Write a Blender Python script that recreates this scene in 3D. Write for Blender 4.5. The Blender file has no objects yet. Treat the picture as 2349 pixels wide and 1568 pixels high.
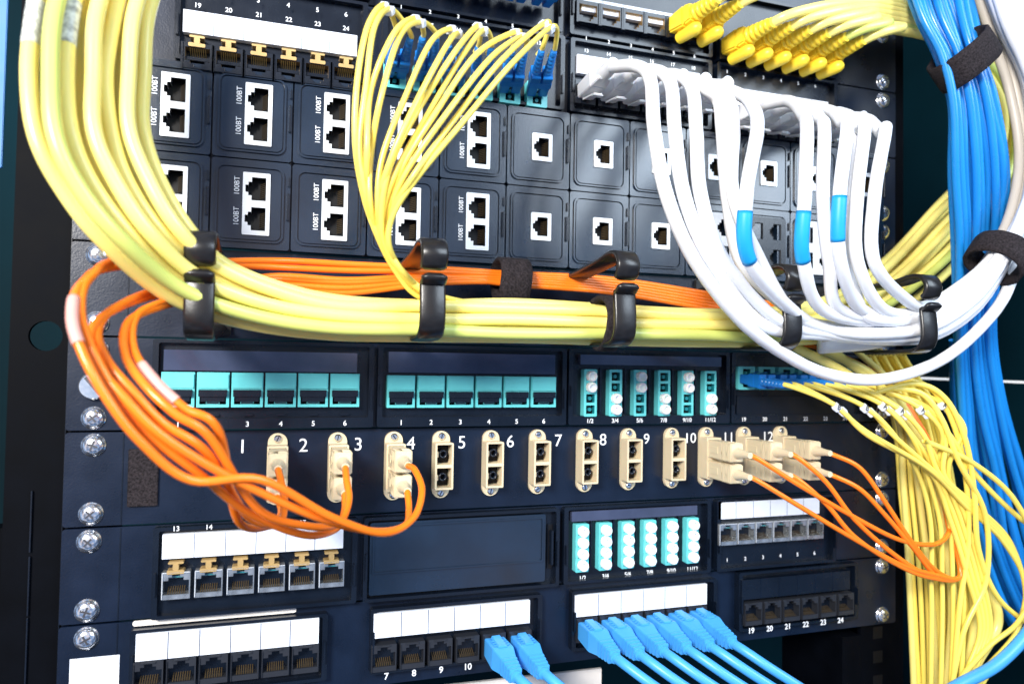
import bpy, bmesh, math, random
import numpy as np
from mathutils import Vector, Matrix
from mathutils.geometry import tessellate_polygon
random.seed(7)
S=0.001
scene=bpy.context.scene
COL=scene.collection
# ------------------------------------------------------------------ camera (surveyed from the rack's own hole pitch)
CAM=np.array([78.06,-387.67,34.53]); YAW,PITCH,ROLL=0.31802,0.03012,0.01602; FP=1673.0
f_=np.array([math.sin(YAW)*math.cos(PITCH),math.cos(YAW)*math.cos(PITCH),math.sin(PITCH)])
r_=np.array([math.cos(YAW),-math.sin(YAW),0.0]); u_=np.cross(r_,f_)
r2=r_*math.cos(ROLL)+u_*math.sin(ROLL); u2=-r_*math.sin(ROLL)+u_*math.cos(ROLL)
def W(u,v,d=3.0):
    """measured photo point lying d mm in front of the rack face -> rack coordinates (x, z, d) in mm"""
    q=f_+r2*(u-1174.5)/FP-u2*(v-784.0)/FP
    t=(-d-CAM[1])/q[1]
    P=CAM+q*t
    return (P[0],P[2],d)
def V3(x,z,d): return Vector((x*S,-d*S,z*S))
cd=bpy.data.cameras.new("camera"); cam=bpy.data.objects.new("camera",cd); COL.objects.link(cam)
M=Matrix.Identity(4)
for i in range(3):
    M[i][0]=r2[i]; M[i][1]=u2[i]; M[i][2]=-f_[i]; M[i][3]=CAM[i]*S
cam.matrix_world=M
cd.sensor_width=36; cd.lens=36*FP/2349; cd.clip_start=0.005; cd.clip_end=50
cd.dof.use_dof=True; cd.dof.focus_distance=0.375; cd.dof.aperture_fstop=8.0
scene.camera=cam
# ------------------------------------------------------------------ materials
def mat(name,col,rough=0.4,metal=0.0,var=0.08,scale=60,bump=0.0,bscale=900,coat=0.0,spec=0.5,sss=0.0,trans=0.0):
    m=bpy.data.materials.new(name); m.use_nodes=True
    nt=m.node_tree; b=nt.nodes["Principled BSDF"]
    tc=nt.nodes.new("ShaderNodeTexCoord")
    n=nt.nodes.new("ShaderNodeTexNoise"); n.inputs["Scale"].default_value=scale; n.inputs["Detail"].default_value=5
    nt.links.new(tc.outputs["Object"],n.inputs["Vector"])
    r=nt.nodes.new("ShaderNodeValToRGB")
    r.color_ramp.elements[0].position=0.3; r.color_ramp.elements[1].position=0.7
    r.color_ramp.elements[0].color=tuple(c*(1-var) for c in col)+(1,)
    r.color_ramp.elements[1].color=tuple(min(1,c*(1+var)) for c in col)+(1,)
    nt.links.new(n.outputs["Fac"],r.inputs["Fac"]); nt.links.new(r.outputs["Color"],b.inputs["Base Color"])
    mr=nt.nodes.new("ShaderNodeMapRange"); mr.inputs["To Min"].default_value=max(0.02,rough-0.07); mr.inputs["To Max"].default_value=rough+0.07
    nt.links.new(n.outputs["Fac"],mr.inputs["Value"]); nt.links.new(mr.outputs["Result"],b.inputs["Roughness"])
    b.inputs["Metallic"].default_value=metal; b.inputs["Specular IOR Level"].default_value=spec
    b.inputs["Coat Weight"].default_value=coat
    if trans: b.inputs["Transmission Weight"].default_value=trans
    if sss:
        b.inputs["Subsurface Weight"].default_value=sss; b.inputs["Subsurface Scale"].default_value=0.002
    if bump:
        n2=nt.nodes.new("ShaderNodeTexNoise"); n2.inputs["Scale"].default_value=bscale; n2.inputs["Detail"].default_value=3
        nt.links.new(tc.outputs["Object"],n2.inputs["Vector"])
        bp=nt.nodes.new("ShaderNodeBump"); bp.inputs["Strength"].default_value=bump; bp.inputs["Distance"].default_value=0.0004
        nt.links.new(n2.outputs["Fac"],bp.inputs["Height"]); nt.links.new(bp.outputs["Normal"],b.inputs["Normal"])
    return m
BLACK=mat("black_plastic",(0.003,0.006,0.013),0.26,bump=0.08,bscale=1500,var=0.25,spec=0.5)
PANEL=mat("powder_coated_steel",(0.003,0.008,0.022),0.29,bump=0.14,bscale=1100,var=0.25,spec=0.5)
FRAME=mat("rack_frame_paint",(0.001,0.0015,0.003),0.6,bump=0.0,var=0.3,spec=0.06)
MODULE=mat("module_plastic",(0.006,0.016,0.035),0.22,bump=0.07,bscale=1400,var=0.35,scale=35,spec=0.8)
DARK=mat("dark_cavity",(0.003,0.003,0.004),0.5,spec=0.3)
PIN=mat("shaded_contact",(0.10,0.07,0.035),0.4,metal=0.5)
WHITE=mat("white_paper",(0.72,0.76,0.84),0.5,var=0.03)
GREY=mat("grey_divider",(0.12,0.14,0.2),0.5)
INK=mat("white_ink",(0.85,0.87,0.9),0.5,var=0.02)
BINK=mat("black_ink",(0.02,0.02,0.02),0.5)
SILVER=mat("silver_shield",(0.78,0.81,0.84),0.34,metal=0.4,var=0.08)
STEEL=mat("jack_steel",(0.5,0.53,0.55),0.28,metal=0.8,var=0.3,scale=200)
GOLD=mat("gold_contact",(0.95,0.66,0.26),0.28,metal=0.9)
TAN=mat("tan_clip",(0.50,0.34,0.14),0.34,metal=0.35,var=0.12)
BRONZE=mat("bronze_wall",(0.3,0.19,0.08),0.35,metal=0.5)
CHROME=mat("zinc_screw",(0.92,0.92,0.93),0.2,metal=0.95,var=0.08,scale=300)
RECESS=mat("screw_recess",(0.08,0.08,0.09),0.4,metal=0.6)
BEIGE=mat("beige_plastic",(0.66,0.55,0.37),0.42,var=0.05,sss=0.1)
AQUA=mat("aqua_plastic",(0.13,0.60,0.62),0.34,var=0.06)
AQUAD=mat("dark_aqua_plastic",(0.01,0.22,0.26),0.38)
CAPW=mat("translucent_white_cap",(0.88,0.92,0.9),0.3,sss=0.3,var=0.03)
LENS=mat("smoky_label_window",(0.045,0.055,0.10),0.16,var=0.2,coat=0.5)
YEL=mat("yellow_jacket",(0.92,0.78,0.22),0.30,var=0.05,scale=25,sss=0.08)
YELG=mat("greenish_yellow_jacket",(0.60,0.66,0.16),0.32,var=0.06,scale=25)
YELF=mat("yellow_fiber_jacket",(0.93,0.73,0.13),0.30,var=0.05,scale=30)
YELP=mat("yellow_plug_rubber",(0.93,0.66,0.04),0.42,var=0.05)
ORG=mat("orange_fiber_jacket",(1.0,0.20,0.012),0.26,var=0.08,scale=30)
PINK=mat("pale_sleeve",(0.72,0.36,0.31),0.45)
BLU=mat("blue_jacket",(0.010,0.215,0.62),0.28,var=0.10,scale=25)
BLUL=mat("light_blue_jacket",(0.06,0.34,0.76),0.36,var=0.06,scale=25)
BLUC=mat("blue_connector",(0.010,0.17,0.54),0.30)
BAND=mat("bright_blue_label",(0.01,0.33,0.72),0.45)
WHT=mat("white_jacket",(0.79,0.80,0.83),0.34,var=0.03,scale=40,bump=0.35,bscale=220)
CREAM=mat("cream_jacket",(0.55,0.50,0.43),0.38,var=0.05,scale=30)
WPLUG=mat("white_plug",(0.68,0.69,0.72),0.34,sss=0.1)
VELC=mat("hook_and_loop_fabric",(0.020,0.016,0.018),0.95,bump=1.0,bscale=1500,var=0.7,scale=900,spec=0.2)
HOOK=mat("satin_black_plastic",(0.010,0.009,0.009),0.30,bump=0.1,var=0.2)
TEAL=mat("dark_teal_wall",(0.001,0.018,0.026),0.7,var=0.4,scale=4,spec=0.1)
BLUEW=mat("blue_painted_door",(0.0,0.14,0.38),0.5)
LIGHTG=mat("pale_strip",(0.85,0.80,0.74),0.4)
PRINT=mat("printed_clear_label",(0.55,0.56,0.5),0.35,var=0.5,scale=500)
# ------------------------------------------------------------------ mesh builder (x right, z up, d outward, millimetres)
class MB:
    def __init__(s): s.v=[];s.f=[];s.m=[];s.sm=[];s.mats=[]
    def mi(s,m):
        if m not in s.mats: s.mats.append(m)
        return s.mats.index(m)
    def add(s,vs,fs,m,smooth=False):
        o=len(s.v); s.v+=[(x*S,-d*S,z*S) for x,z,d in vs]
        k=s.mi(m)
        for f in fs: s.f.append([o+i for i in f]); s.m.append(k); s.sm.append(smooth)
    def box(s,x0,x1,z0,z1,d0,d1,m):
        s.add([(x,z,d) for d in (d0,d1) for z in (z0,z1) for x in (x0,x1)],
          [(0,2,3,1),(4,5,7,6),(0,1,5,4),(2,6,7,3),(0,4,6,2),(1,3,7,5)],m); return s
    def taper(s,x,z,d0,d1,a,b,m):
        """frustum: half sizes a=(hx,hz) at d0, b at d1"""
        vs=[(x+i*h[0],z+j*h[1],d) for d,h in ((d0,a),(d1,b)) for j in (-1,1) for i in (-1,1)]
        s.add(vs,[(0,2,3,1),(4,5,7,6),(0,1,5,4),(2,6,7,3),(0,4,6,2),(1,3,7,5)],m); return s
    def prism(s,poly,d0,d1,m,holes=(),hd=None,cav=None,wall=None):
        loops=[list(poly)]+[list(h) for h in holes]
        tri=tessellate_polygon([[Vector((x,z,0)) for x,z in l] for l in loops])
        flat=[p for l in loops for p in l]
        s.add([(x,z,d1) for x,z in flat],tri,m)
        def ring(l,a,b,mm):
            n=len(l)
            s.add([(x,z,a) for x,z in l]+[(x,z,b) for x,z in l],[(i,(i+1)%n,(i+1)%n+n,i+n) for i in range(n)],mm)
        ring(loops[0],d0,d1,m)
        for h in loops[1:]:
            hb=d0 if hd is None else d1-hd
            ring(h,hb,d1,wall or cav or m)
            if hd is not None: s.add([(x,z,hb) for x,z in h],[tuple(t) for t in tessellate_polygon([[Vector((x,z,0)) for x,z in h]])],cav or m)
        return s
    def cyl(s,x,z,prof,m,n=20,capm=None,cap=True):
        """lathe about an axis along d; prof list of (d,r)"""
        vs=[];fs=[]
        for d,r in prof:
            for i in range(n):
                a=2*math.pi*i/n; vs.append((x+r*math.cos(a),z+r*math.sin(a),d))
        for k in range(len(prof)-1):
            for i in range(n):
                j=(i+1)%n; fs.append((k*n+i,k*n+j,(k+1)*n+j,(k+1)*n+i))
        s.add(vs,fs,m,True)
        if cap:
            d,r=prof[-1]; s.add([(x+r*math.cos(2*math.pi*i/n),z+r*math.sin(2*math.pi*i/n),d) for i in range(n)],[tuple(range(n))],capm or m)
        return s
    def mesh(s,name,bevel=0.0):
        me=bpy.data.meshes.new(name); me.from_pydata(s.v,[],s.f)
        for m in s.mats: me.materials.append(m)
        for p,k,q in zip(me.polygons,s.m,s.sm): p.material_index=k; p.use_smooth=q
        if bevel>0:
            bm=bmesh.new(); bm.from_mesh(me)
            es=[e for e in bm.edges if len(e.link_faces)==2 and not (e.link_faces[0].smooth or e.link_faces[1].smooth) and e.calc_face_angle(0)>0.5]
            bmesh.ops.bevel(bm,geom=es,offset=bevel*S,segments=2,affect='EDGES',clamp_overlap=True)
            bm.to_mesh(me); bm.free()
        me.update(); return me
def rr(x0,x1,z0,z1,r,n=4):
    o=[]
    for cx,cz,a0 in ((x1-r,z1-r,0),(x0+r,z1-r,90),(x0+r,z0+r,180),(x1-r,z0+r,270)):
        for i in range(n+1):
            a=math.radians(a0+90*i/n); o.append((cx+r*math.cos(a),cz+r*math.sin(a)))
    return o
def rect(x0,x1,z0,z1): return [(x0,z0),(x1,z0),(x1,z1),(x0,z1)]
def shift(p,x,z): return [(a+x,b+z) for a,b in p]
def obj(name,me,parent=None,loc=(0,0,0),rot=None,label=None):
    o=bpy.data.objects.new(name,me); COL.objects.link(o)
    if parent is not None: o.parent=parent
    o.location=V3(*loc)
    if rot is not None:
        o.rotation_mode='QUATERNION' if len(rot)==4 else 'XYZ'
        if len(rot)==4: o.rotation_quaternion=rot
        else: o.rotation_euler=rot
    if label: o["label"]=label
    return o
def thing(name,label,cat,group=None,me=None,loc=(0,0,0)):
    o=obj(name,me,None,loc); o["label"]=label; o["category"]=cat
    if group: o["group"]=group
    return o
FC={}
def textmesh(t,size,m,bold=0.0):
    k=(t,size,m.name,bold)
    if k not in FC:
        c=bpy.data.curves.new("lettering",'FONT'); c.body=t; c.size=size*S; c.align_x='CENTER'; c.align_y='CENTER'; c.extrude=0.00004; c.offset=bold*S
        c.resolution_u=4
        o=bpy.data.objects.new("tmp",c); COL.objects.link(o)
        dg=bpy.context.evaluated_depsgraph_get(); me=bpy.data.meshes.new_from_object(o.evaluated_get(dg))
        me.materials.clear(); me.materials.append(m)
        bpy.data.objects.remove(o); FC[k]=me
    return FC[k]
def text(t,x,z,d,size,parent,m=None,vert=False,name="number_marking",bold=0.02):
    return obj(name,textmesh(t,size,m or INK,bold),parent,(x,z,d+0.06),(math.pi/2,-math.pi/2 if vert else 0,0))
# ------------------------------------------------------------------ shared part meshes
screw_me=MB().cyl(0,0,[(0,5.3),(0.5,5.3),(0.5,4.7),(1.3,4.7),(2.0,4.3),(2.7,3.4),(3.1,2.2),(3.3,0.8)],CHROME,32)
for a,b_ in ((2.3,.42),(.42,2.3)): screw_me.box(-a,a,-b_,b_,2.0,3.32+.02*(a<1),RECESS)
screw_me=screw_me.mesh("screw")
slot_me=MB().cyl(0,0,[(0,6.2),(3.0,6.2),(3.6,5.6)],CHROME,28).box(-5.2,5.2,-0.7,0.7,2.6,3.7,RECESS).mesh("screw")
small_screw=MB().cyl(0,0,[(0,2.0),(0.7,2.0),(1.2,1.3)],CHROME,16).box(-1.2,1.2,-0.25,0.25,0.8,1.28,DARK).mesh("screw")
JH=[(-5.8,-4.2),(5.8,-4.2),(5.8,2.6),(3.4,2.6),(3.4,4.2),(1.8,4.2),(1.8,5.6),(-1.8,5.6),(-1.8,4.2),(-3.4,4.2),(-3.4,2.6),(-5.8,2.6)]
def jack(w,h,plate,inner,flip=False,pins=True,d0=4,d1=9,depth=6.2,wall=None,sc=1.0,pm=None):
    b=MB(); hole=[(x*sc,(-z if flip else z)*sc) for x,z in JH]
    if flip: hole=hole[::-1]
    b.prism(rect(-w/2,w/2,-h/2,h/2),d0-1.2,d1,plate,[hole],depth,inner,wall)
    if pins:
        sgn=1 if flip else -1
        for i in range(8):
            x=(-3.5+i)*1.02*sc
            z=sgn*4.0*sc
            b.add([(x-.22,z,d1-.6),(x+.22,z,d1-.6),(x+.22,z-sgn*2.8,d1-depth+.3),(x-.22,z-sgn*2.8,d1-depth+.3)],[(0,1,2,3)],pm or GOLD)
    return b
j_black=jack(12.6,13.5,BLACK,DARK,flip=True,pm=PIN).mesh("port",0.15)
GREYP=mat("grey_black_plastic",(0.018,0.020,0.026),0.35)
jb=jack(12.8,13.5,GREYP,DARK,flip=False,pins=True,pm=PIN,wall=GREYP)
jb.box(-3.2,3.2,5.8,6.6,4,9.8,GREYP); jb.box(-6.3,-5.9,-6.5,6,8,9.8,GREYP)
j_black_up=jb.mesh("port",0.15)
jt=jack(12.6,12.4,BLACK,DARK,flip=True,wall=BRONZE,sc=.96)
for sx in (-1,1): jt.box(sx*6.9-.5,sx*6.9+.5,-7,6,4,9.6,BLACK)
j_gold=jt.mesh("port",0.12)
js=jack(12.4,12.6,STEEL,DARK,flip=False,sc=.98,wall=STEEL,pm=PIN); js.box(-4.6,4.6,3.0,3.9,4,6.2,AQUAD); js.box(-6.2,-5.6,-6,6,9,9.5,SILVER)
js.box(-6.2,6.2,5.9,6.5,9,9.6,SILVER)
j_silver=js.mesh("port",0.15)
def mod_mesh(kind):
    b=MB(); hw,hh=18.45,21.9
    cx= 1.5 if kind=="single" else 2.5
    if kind=="dual": pw,ph=6.4,15.8
    else: pw,ph=5.9,8.2
    win=rect(cx-pw+.4,cx+pw-.4,-ph+.4,ph-.4)
    b.prism(rr(-hw,hw,-hh,hh,1.2,2),2.6,7.2,MODULE,[win])
    b.prism(rr(-hw+2.2,hw-3.0,-hh+3.0,hh-3.0,4.0,5),7.2,8.4,MODULE,[rr(-hw+3.0,hw-3.8,-hh+3.8,hh-3.8,3.4,5)])
    b.prism(rr(-hw+3.6,hw-4.4,-hh+4.4,hh-4.4,3.0,5),7.2,8.1,MODULE,[win])
    b.box(hw-1.7,hw-0.4,-7,7,7.2,9.2,BLACK); b.box(hw-1.3,hw-0.2,10,15,7.2,8.8,BLACK)
    return b.mesh("faceplate",0.3),cx,pw,ph
mod_dual,cxd,pwd,phd=mod_mesh("dual"); mod_single,cxs,pws,phs=mod_mesh("single")
H1=[(-z,x) for x,z in JH]
def sockets(kind,wallm=SILVER,cav=DARK):
    b=MB()
    if kind=="dual":
        hs=[shift([(a*.98,c*.98) for a,c in H1],0.3,7.4),shift([(a*.98,c*.98) for a,c in H1],0.3,-7.4)]; pw,ph=pwd,phd-.4
    else:
        hs=[[(a*.9,c*.9+0) for a,c in H1]]; pw,ph=pws,phs-0.5
    b.prism(rr(-pw,pw,-ph,ph,0.5,2),7.0,9.0,wallm,hs,6.3,cav)
    for h in hs:
        zc=sum(p[1] for p in h)/len(h)
        for i in range(8):
            z=zc+(-3.5+i)*0.95
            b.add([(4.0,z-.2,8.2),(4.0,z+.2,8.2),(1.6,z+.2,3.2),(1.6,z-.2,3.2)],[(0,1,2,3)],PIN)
    return b.mesh("socket",0.12)
sock_dual=sockets("dual"); sock_single=sockets("single")
# ------------------------------------------------------------------ setting: frame, back wall
def setting(name,me,loc=(0,0,0)):
    o=obj(name,me,None,loc); o["kind"]="structure"; return o
setting("wall",MB().box(-700,1100,-700,900,-420,-415,TEAL).mesh("wall"))
setting("wall",MB().box(900,905,-700,900,-415,300,TEAL).mesh("wall"))
setting("floor",MB().box(-700,900,-705,-700,-415,300,FRAME).mesh("floor"))
left=MB()
xl=-36
hx,hz,_=W(103,770,0)
circ=[(hx+7*math.cos(a*math.pi/12),hz+7*math.sin(a*math.pi/12)) for a in range(24)]
left.prism([(xl,-190),(-12.6,-190),(-12.6,330),(xl,330)],-4,-1,FRAME,[circ],None)
left.box(-12.5,-11.6,-190,330,-6,0.2,BLACK)
left.box(xl-14,xl-1,-190,-45,-20,-8,FRAME)
fr=thing("rack_frame","black steel rack upright beside the equipment panels","rack frame")
obj("upright",left.mesh("upright",0.3),fr)
text("20",W(168,874,0)[0],W(168,874,0)[1],0.3,4.6,fr,mat("grey_ink",(0.25,0.27,0.32),0.5),name="number_marking")
lo=MB()
for v0,v1 in ((1140,1255),(1290,1400),(1430,1568)):
    x,z0,_=W(60,v1,-1); _,z1,_=W(60,v0,-1); lo.box(-25,-24.4,z0-2,z1+3,-0.9,0.4,BLACK)
obj("bracket",lo.mesh("bracket",0.1),fr)
fr2=thing("rack_frame","black steel rack upright with rows of mounting holes","rack frame")
rb=MB(); rb.box(451,484,-260,360,-4,-1,FRAME); rb.box(484,487,-260,360,-50,-1,FRAME); rb.box(436,451,-260,-140,-60,-1,FRAME)
for k in range(-6,7):
    for o in (6.35,22.25,38.1): rb.box(461,469,k*44.45+o-4,k*44.45+o+4,-0.95,-0.8,DARK)
obj("upright",rb.mesh("upright",0.3),fr2)
rl=MB(); rl.box(-12,12,-260,340,-6,-1,FRAME); obj("upright",rl.mesh("upright",0.3),fr)
xb_=W(24,170,-5)[0]
door=thing("cabinet_door","bright blue painted cabinet door edge beside the black rack frame","door",me=MB().box(-95,xb_,120,330,0,2,BLUEW).mesh("cabinet_door",0.3))
def add_bright_strip(u0,v0,u1,v1,d,h):
    x0,z0,_=W(u0,v0,d); x1,z1,_=W(u1,v1,d)
    b=MB(); b.add([(x0,z0,d),(x1,z1,d),(x1,z1+h,d),(x0,z0+h,d),(x0,z0,d-2),(x1,z1,d-2),(x1,z1+h,d-2),(x0,z0+h,d-2)],[(0,1,2,3),(4,5,6,7),(0,1,5,4),(3,2,6,7),(0,3,7,4),(1,2,6,5)],LIGHTG)
    thing("bright_strip","pale strip standing in for bright door edges and floor","bright strip",me=b.mesh("bright_strip"),group="pale strips for bright door edges and floor")
add_bright_strip(2080,868,2380,880,-60,1.8); add_bright_strip(2082,545,2128,535,-60,1.8)  # pale strips stand in for bright edges of the cabinet door
add_bright_strip(990,1575,1380,1532,-20,-14)  # pale slab stands in for the bright floor glimpsed under the panels
# ------------------------------------------------------------------ panels
U=44.45
def panel_plate(p,z0,z1,m=PANEL,x0=-11.5,x1=476.5,d1=2.5,skip=()):
    b=MB(); b.prism(rr(x0,x1,z0+.5,z1-.5,1.2,2),-0.5,d1,m)
    b.prism(rect(x0+24,x0+24.5,z0+.8,z1-.8),d1,d1+.25,BLACK)
    obj("faceplate",b.mesh("faceplate",0.35),p)
    for x in (0,465):
        for z in (z0+6.35,z0+38.1): obj("screw",screw_me,p,(x+random.uniform(-.3,.3),z,d1),(0,random.uniform(0,3),0))
def span(u0,v0,u1,v1,d=6):
    a=W(u0,v0,d); b=W(u1,v1,d); return a,b
def row(n,ua,va,ub,vb,d=6):
    a,b=span(ua,va,ub,vb,d); z=(a[1]+b[1])/2
    return [(a[0]+(b[0]-a[0])*i/(n-1),z) for i in range(n)]
def numbers(p,labels,ua,va,ub,vb,d,size,bold=0.03,m=None,z=None):
    for (x,zz),t in zip(row(len(labels),ua,va,ub,vb,d),labels):
        if t: text(t,x,zz if z is None else z,d,size,p,m,bold=bold)
def cassette(p,u0,u1,z0,z1,name="port_cassette",label=None,rim=1.6,depth=7.5,plain=False,rb=None):
    zc=(z0+z1)/2
    def xat(u):
        lo_,hi_=-600,2400
        for _ in range(40):
            mid=(lo_+hi_)/2
            if W(u,mid,5)[1]>zc: lo_=mid
            else: hi_=mid
        return W(u,lo_,5)[0]
    x0,x1=xat(u0),xat(u1)
    c=obj(name,None,p,label=label)
    b=MB(); rb=rb or rim
    if plain:
        b.prism(rr(x0,x1,z0,z1,1.5,3),2.5,4.4,BLACK)
        b.prism(rr(x0,x1,z0,z1,1.5,3),4.4,8.6,BLACK,[rr(x0+2,x1-2,z0+1.6,z1-1.6,1.2,3)])
        b.prism(rr(x0+3.2,x1-8,z0+3,z1-3,1,2),4.4,7.4,MODULE); b.prism(rr(x0+4.6,x1-9.4,z0+14,z1-4.4,1,2),7.4,8.3,MODULE,[rr(x0+5.4,x1-10.2,z0+14.8,z1-5.2,.8,2)])
        b.box(x1-6,x1-3,z0+9,z1-9,4.4,5.6,DARK); b.box(x1-5.2,x1-3.8,z0+12,z1-12,5.6,9.4,BLACK); b.box(x0+.8,x0+2,z0+11,z0+25,8.6,10,BLACK); b.box(x1-2,x1-.8,z0+11,z0+25,8.6,10,BLACK)
    else:
        b.prism(rr(x0,x1,z0,z1,1.2,3),2.5,3.6,BLACK)
        b.prism(rr(x0,x1,z0,z1,1.2,3),3.6,depth,BLACK,[rr(x0+rim*1.6,x1-rim*1.6,z0+rb,z1-rim,1.0,3)])
        b.box(x0+0.8,x0+2.0,z0+11,z0+22,depth,depth+1.6,BLACK); b.box(x1-2.0,x1-0.8,z0+9,z0+20,depth,depth+1.6,BLACK)
    obj("cassette_frame",b.mesh("cassette_frame",0.3),c)
    return c,x0,x1
def label_strip(c,u0,v0,u1,v1,h_px,d=7.0,n=6,m=None,name="label_strip",m2=None,h=None):
    """v0,v1 = top edge at both ends; h_px height at the middle"""
    a,b_=span(u0,v0,u1,v1,d); zt=(a[1]+b_[1])/2
    um=(u0+u1)/2; vm=(v0+v1)/2
    hh=h or (W(um,vm,d)[1]-W(um,vm+h_px,d)[1])
    b=MB(); x0,x1=a[0],b_[0]; b.box(x0,x1,zt-hh,zt,3.6,d,m or WHITE)
    for i in range(1,n):
        x=x0+(x1-x0)*i/n; b.box(x-.22,x+.22,zt-hh,zt,d,d+.14,m2 or GREY)
    return obj(name,b.mesh(name,0.1),c)
def clipT():
    b=MB(); b.prism(rr(-3.8,3.8,-3.0,-1.2,.5,2),4,9.6,TAN); b.prism(rr(-1.3,1.3,-1.2,1.6,.4,2),4,9.4,TAN); b.prism(rr(-3.4,3.4,1.6,2.6,.4,2),4,9.2,TAN); return b.mesh("clip",0.2)
clip_me=clipT()
# --- top rows
z=5*U
P=thing("patch_panel","black patch panel with labelled cassettes, gold sockets and yellow plugs","patch panel")
panel_plate(P,z,z+U)
c,x0,x1=cassette(P,400,852,z+1,z+U-1); numbers(c,"1 2 3 4 5 6".split(),450,-6,794,20,7.6,3.3)
c,x0,x1=cassette(P,872,1288,z+1,z+U-1); numbers(c,["1","2","3","4","5",""],920,30,1236,58,7.6,3.0)
TOPB=row(6,925,-34,1238,-6,8)
c,x0,x1=cassette(P,1305,1630,z+1,z+U-1); numbers(c,"1 2 3 4 5 6".split(),1345,78,1593,140,7.6,3.0)
for x,zz in row(6,1348,22,1602,82,8): obj("port",j_gold,c,(x,zz,0))
label_strip(c,1335,-12,1610,50,30)
c,x0,x1=cassette(P,1645,1915,z+1,z+U-1); numbers(c,"1 2 3 4 5 6".split(),1668,155,1870,208,7.6,3.0)
for x,zz in row(6,1672,108,1872,158,8): obj("port",j_gold,c,(x,zz,0))
P=thing("patch_panel","plain black patch panel face above the gold socket panel","patch panel"); panel_plate(P,6*U,7*U)
z=4*U
P=thing("patch_panel","black patch panel with white labels, copper sockets and fiber adapters","patch panel")
panel_plate(P,z,z+U)
c,x0,x1=cassette(P,402,842,z+1,z+U-1)
numbers(c,"19 20 21 22 23 24".split(),453,26,794,54,7.6,3.3)
label_strip(c,420,42,820,62,50,7.5)
for x,zz in row(6,452,109,794,133,8): obj("clip",clip_me,c,(x,zz,0))
for x,zz in row(6,453,142,792,166,8): obj("port",j_gold,c,(x,zz,0))
def lc_mesh(n,w=8.0,pitch=6.3):
    b=MB(); h=n*pitch+1.5
    holes=[]
    for i in range(n):
        zc=(n-1)/2*pitch-i*pitch; holes.append(rect(-2.6,2.6,zc-2.4,zc+2.4))
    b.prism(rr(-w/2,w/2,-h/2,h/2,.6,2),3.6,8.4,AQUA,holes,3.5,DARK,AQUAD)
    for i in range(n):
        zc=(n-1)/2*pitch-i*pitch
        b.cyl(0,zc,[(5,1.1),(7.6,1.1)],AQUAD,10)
    return b.mesh("fiber_adapter",0.15)
cap_me=MB().cyl(0,0,[(5,3.0),(11.2,2.95),(12.0,2.6),(12.0,1.6),(11.0,1.5)],CAPW,20).mesh("dust_cap")
c,x0,x1=cassette(P,876,1292,z+1,z+U-1)
numbers(c,["18","17","16","15","14","13"],922,62,1236,86,7.6,3.0)
LCX=row(6,905,196,1232,210,8); lc2=lc_mesh(2,w=12,pitch=6.3)
for x,zz in LCX: obj("fiber_adapter",lc2,c,(x,zz+2,0))
c,x0,x1=cassette(P,1305,1628,z+1,z+U-1); numbers(c,"13 14 15 16 17 18".split(),1345,105,1590,168,7.6,3.0)
label_strip(c,1325,112,1605,180,42,7.5)
WP1=row(6,1342,205,1590,256,8)
for x,zz in WP1: obj("port",j_black,c,(x,zz,0))
c,x0,x1=cassette(P,1640,1915,z+1,z+U-1)
label_strip(c,1655,188,1900,242,38,7.5)
WP2=row(6,1676,272,1885,318,8)
for x,zz in WP2: obj("port",j_black,c,(x,zz,0))
# --- module chassis (two rows of media modules)
P=thing("media_module_chassis","black two-row chassis of network media modules with silver sockets","network chassis")
b=MB(); b.box(12,462,2*U+.5,4*U-.5,-0.5,2.4,PANEL); b.box(-11.5,12,2*U+.5,4*U-.5,-.5,2.5,PANEL); b.box(462,476.5,2*U+.5,4*U-.5,-.5,2.5,PANEL); obj("faceplate",b.mesh("faceplate",0.3),P)
for x in (0,465):
    for zz in (2*U+6.35,2*U+38.1,3*U+38.1,3*U+6.35): obj("screw",screw_me,P,(x,zz,2.5),(0,random.uniform(0,3),0))
WPLATE=mat("white_module_face",(0.75,0.76,0.78),0.4)
def quad(mm,cav):
    b=MB(); hs=[shift([(a*.86,c_*.86) for a,c_ in H1],sx,sz) for sx in (-6.6,6.8) for sz in (-8,8)]
    b.prism(rr(-14.6,14,-16.8,16.8,2,3),7.3,9.3,mm,hs,6,cav)
    return b.mesh("socket",0.2)
quad_w=quad(WPLATE,DARK); quad_b=quad(BLACK,mat("grey_cavity",(0.05,0.055,0.06),0.5))
for r in range(2):
    zc=(3.5-r)*U
    for k in range(12):
        xc=10.0+37.69*(k+.5)
        if xc+18.4>462: continue
        kind="dual" if k<5 else "single"
        mo=obj("media_module",None,P,(xc,zc,0))
        if r==1 and k>=8:
            obj("faceplate",mod_dual,mo); obj("socket",quad_w if k in(8,10) else quad_b,mo,(0,0,0))
        else:
            obj("faceplate",mod_dual if kind=="dual" else mod_single,mo)
            cx=cxd if kind=="dual" else cxs
            obj("socket",sock_dual if kind=="dual" else sock_single,mo,(cx,0,0))
            if kind=="dual":
                for sz in (7.5,-7.5): text("100BT",-6.6,sz+1.0,8.1,3.5,mo,vert=True,name="lettering",bold=0.0)
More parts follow.
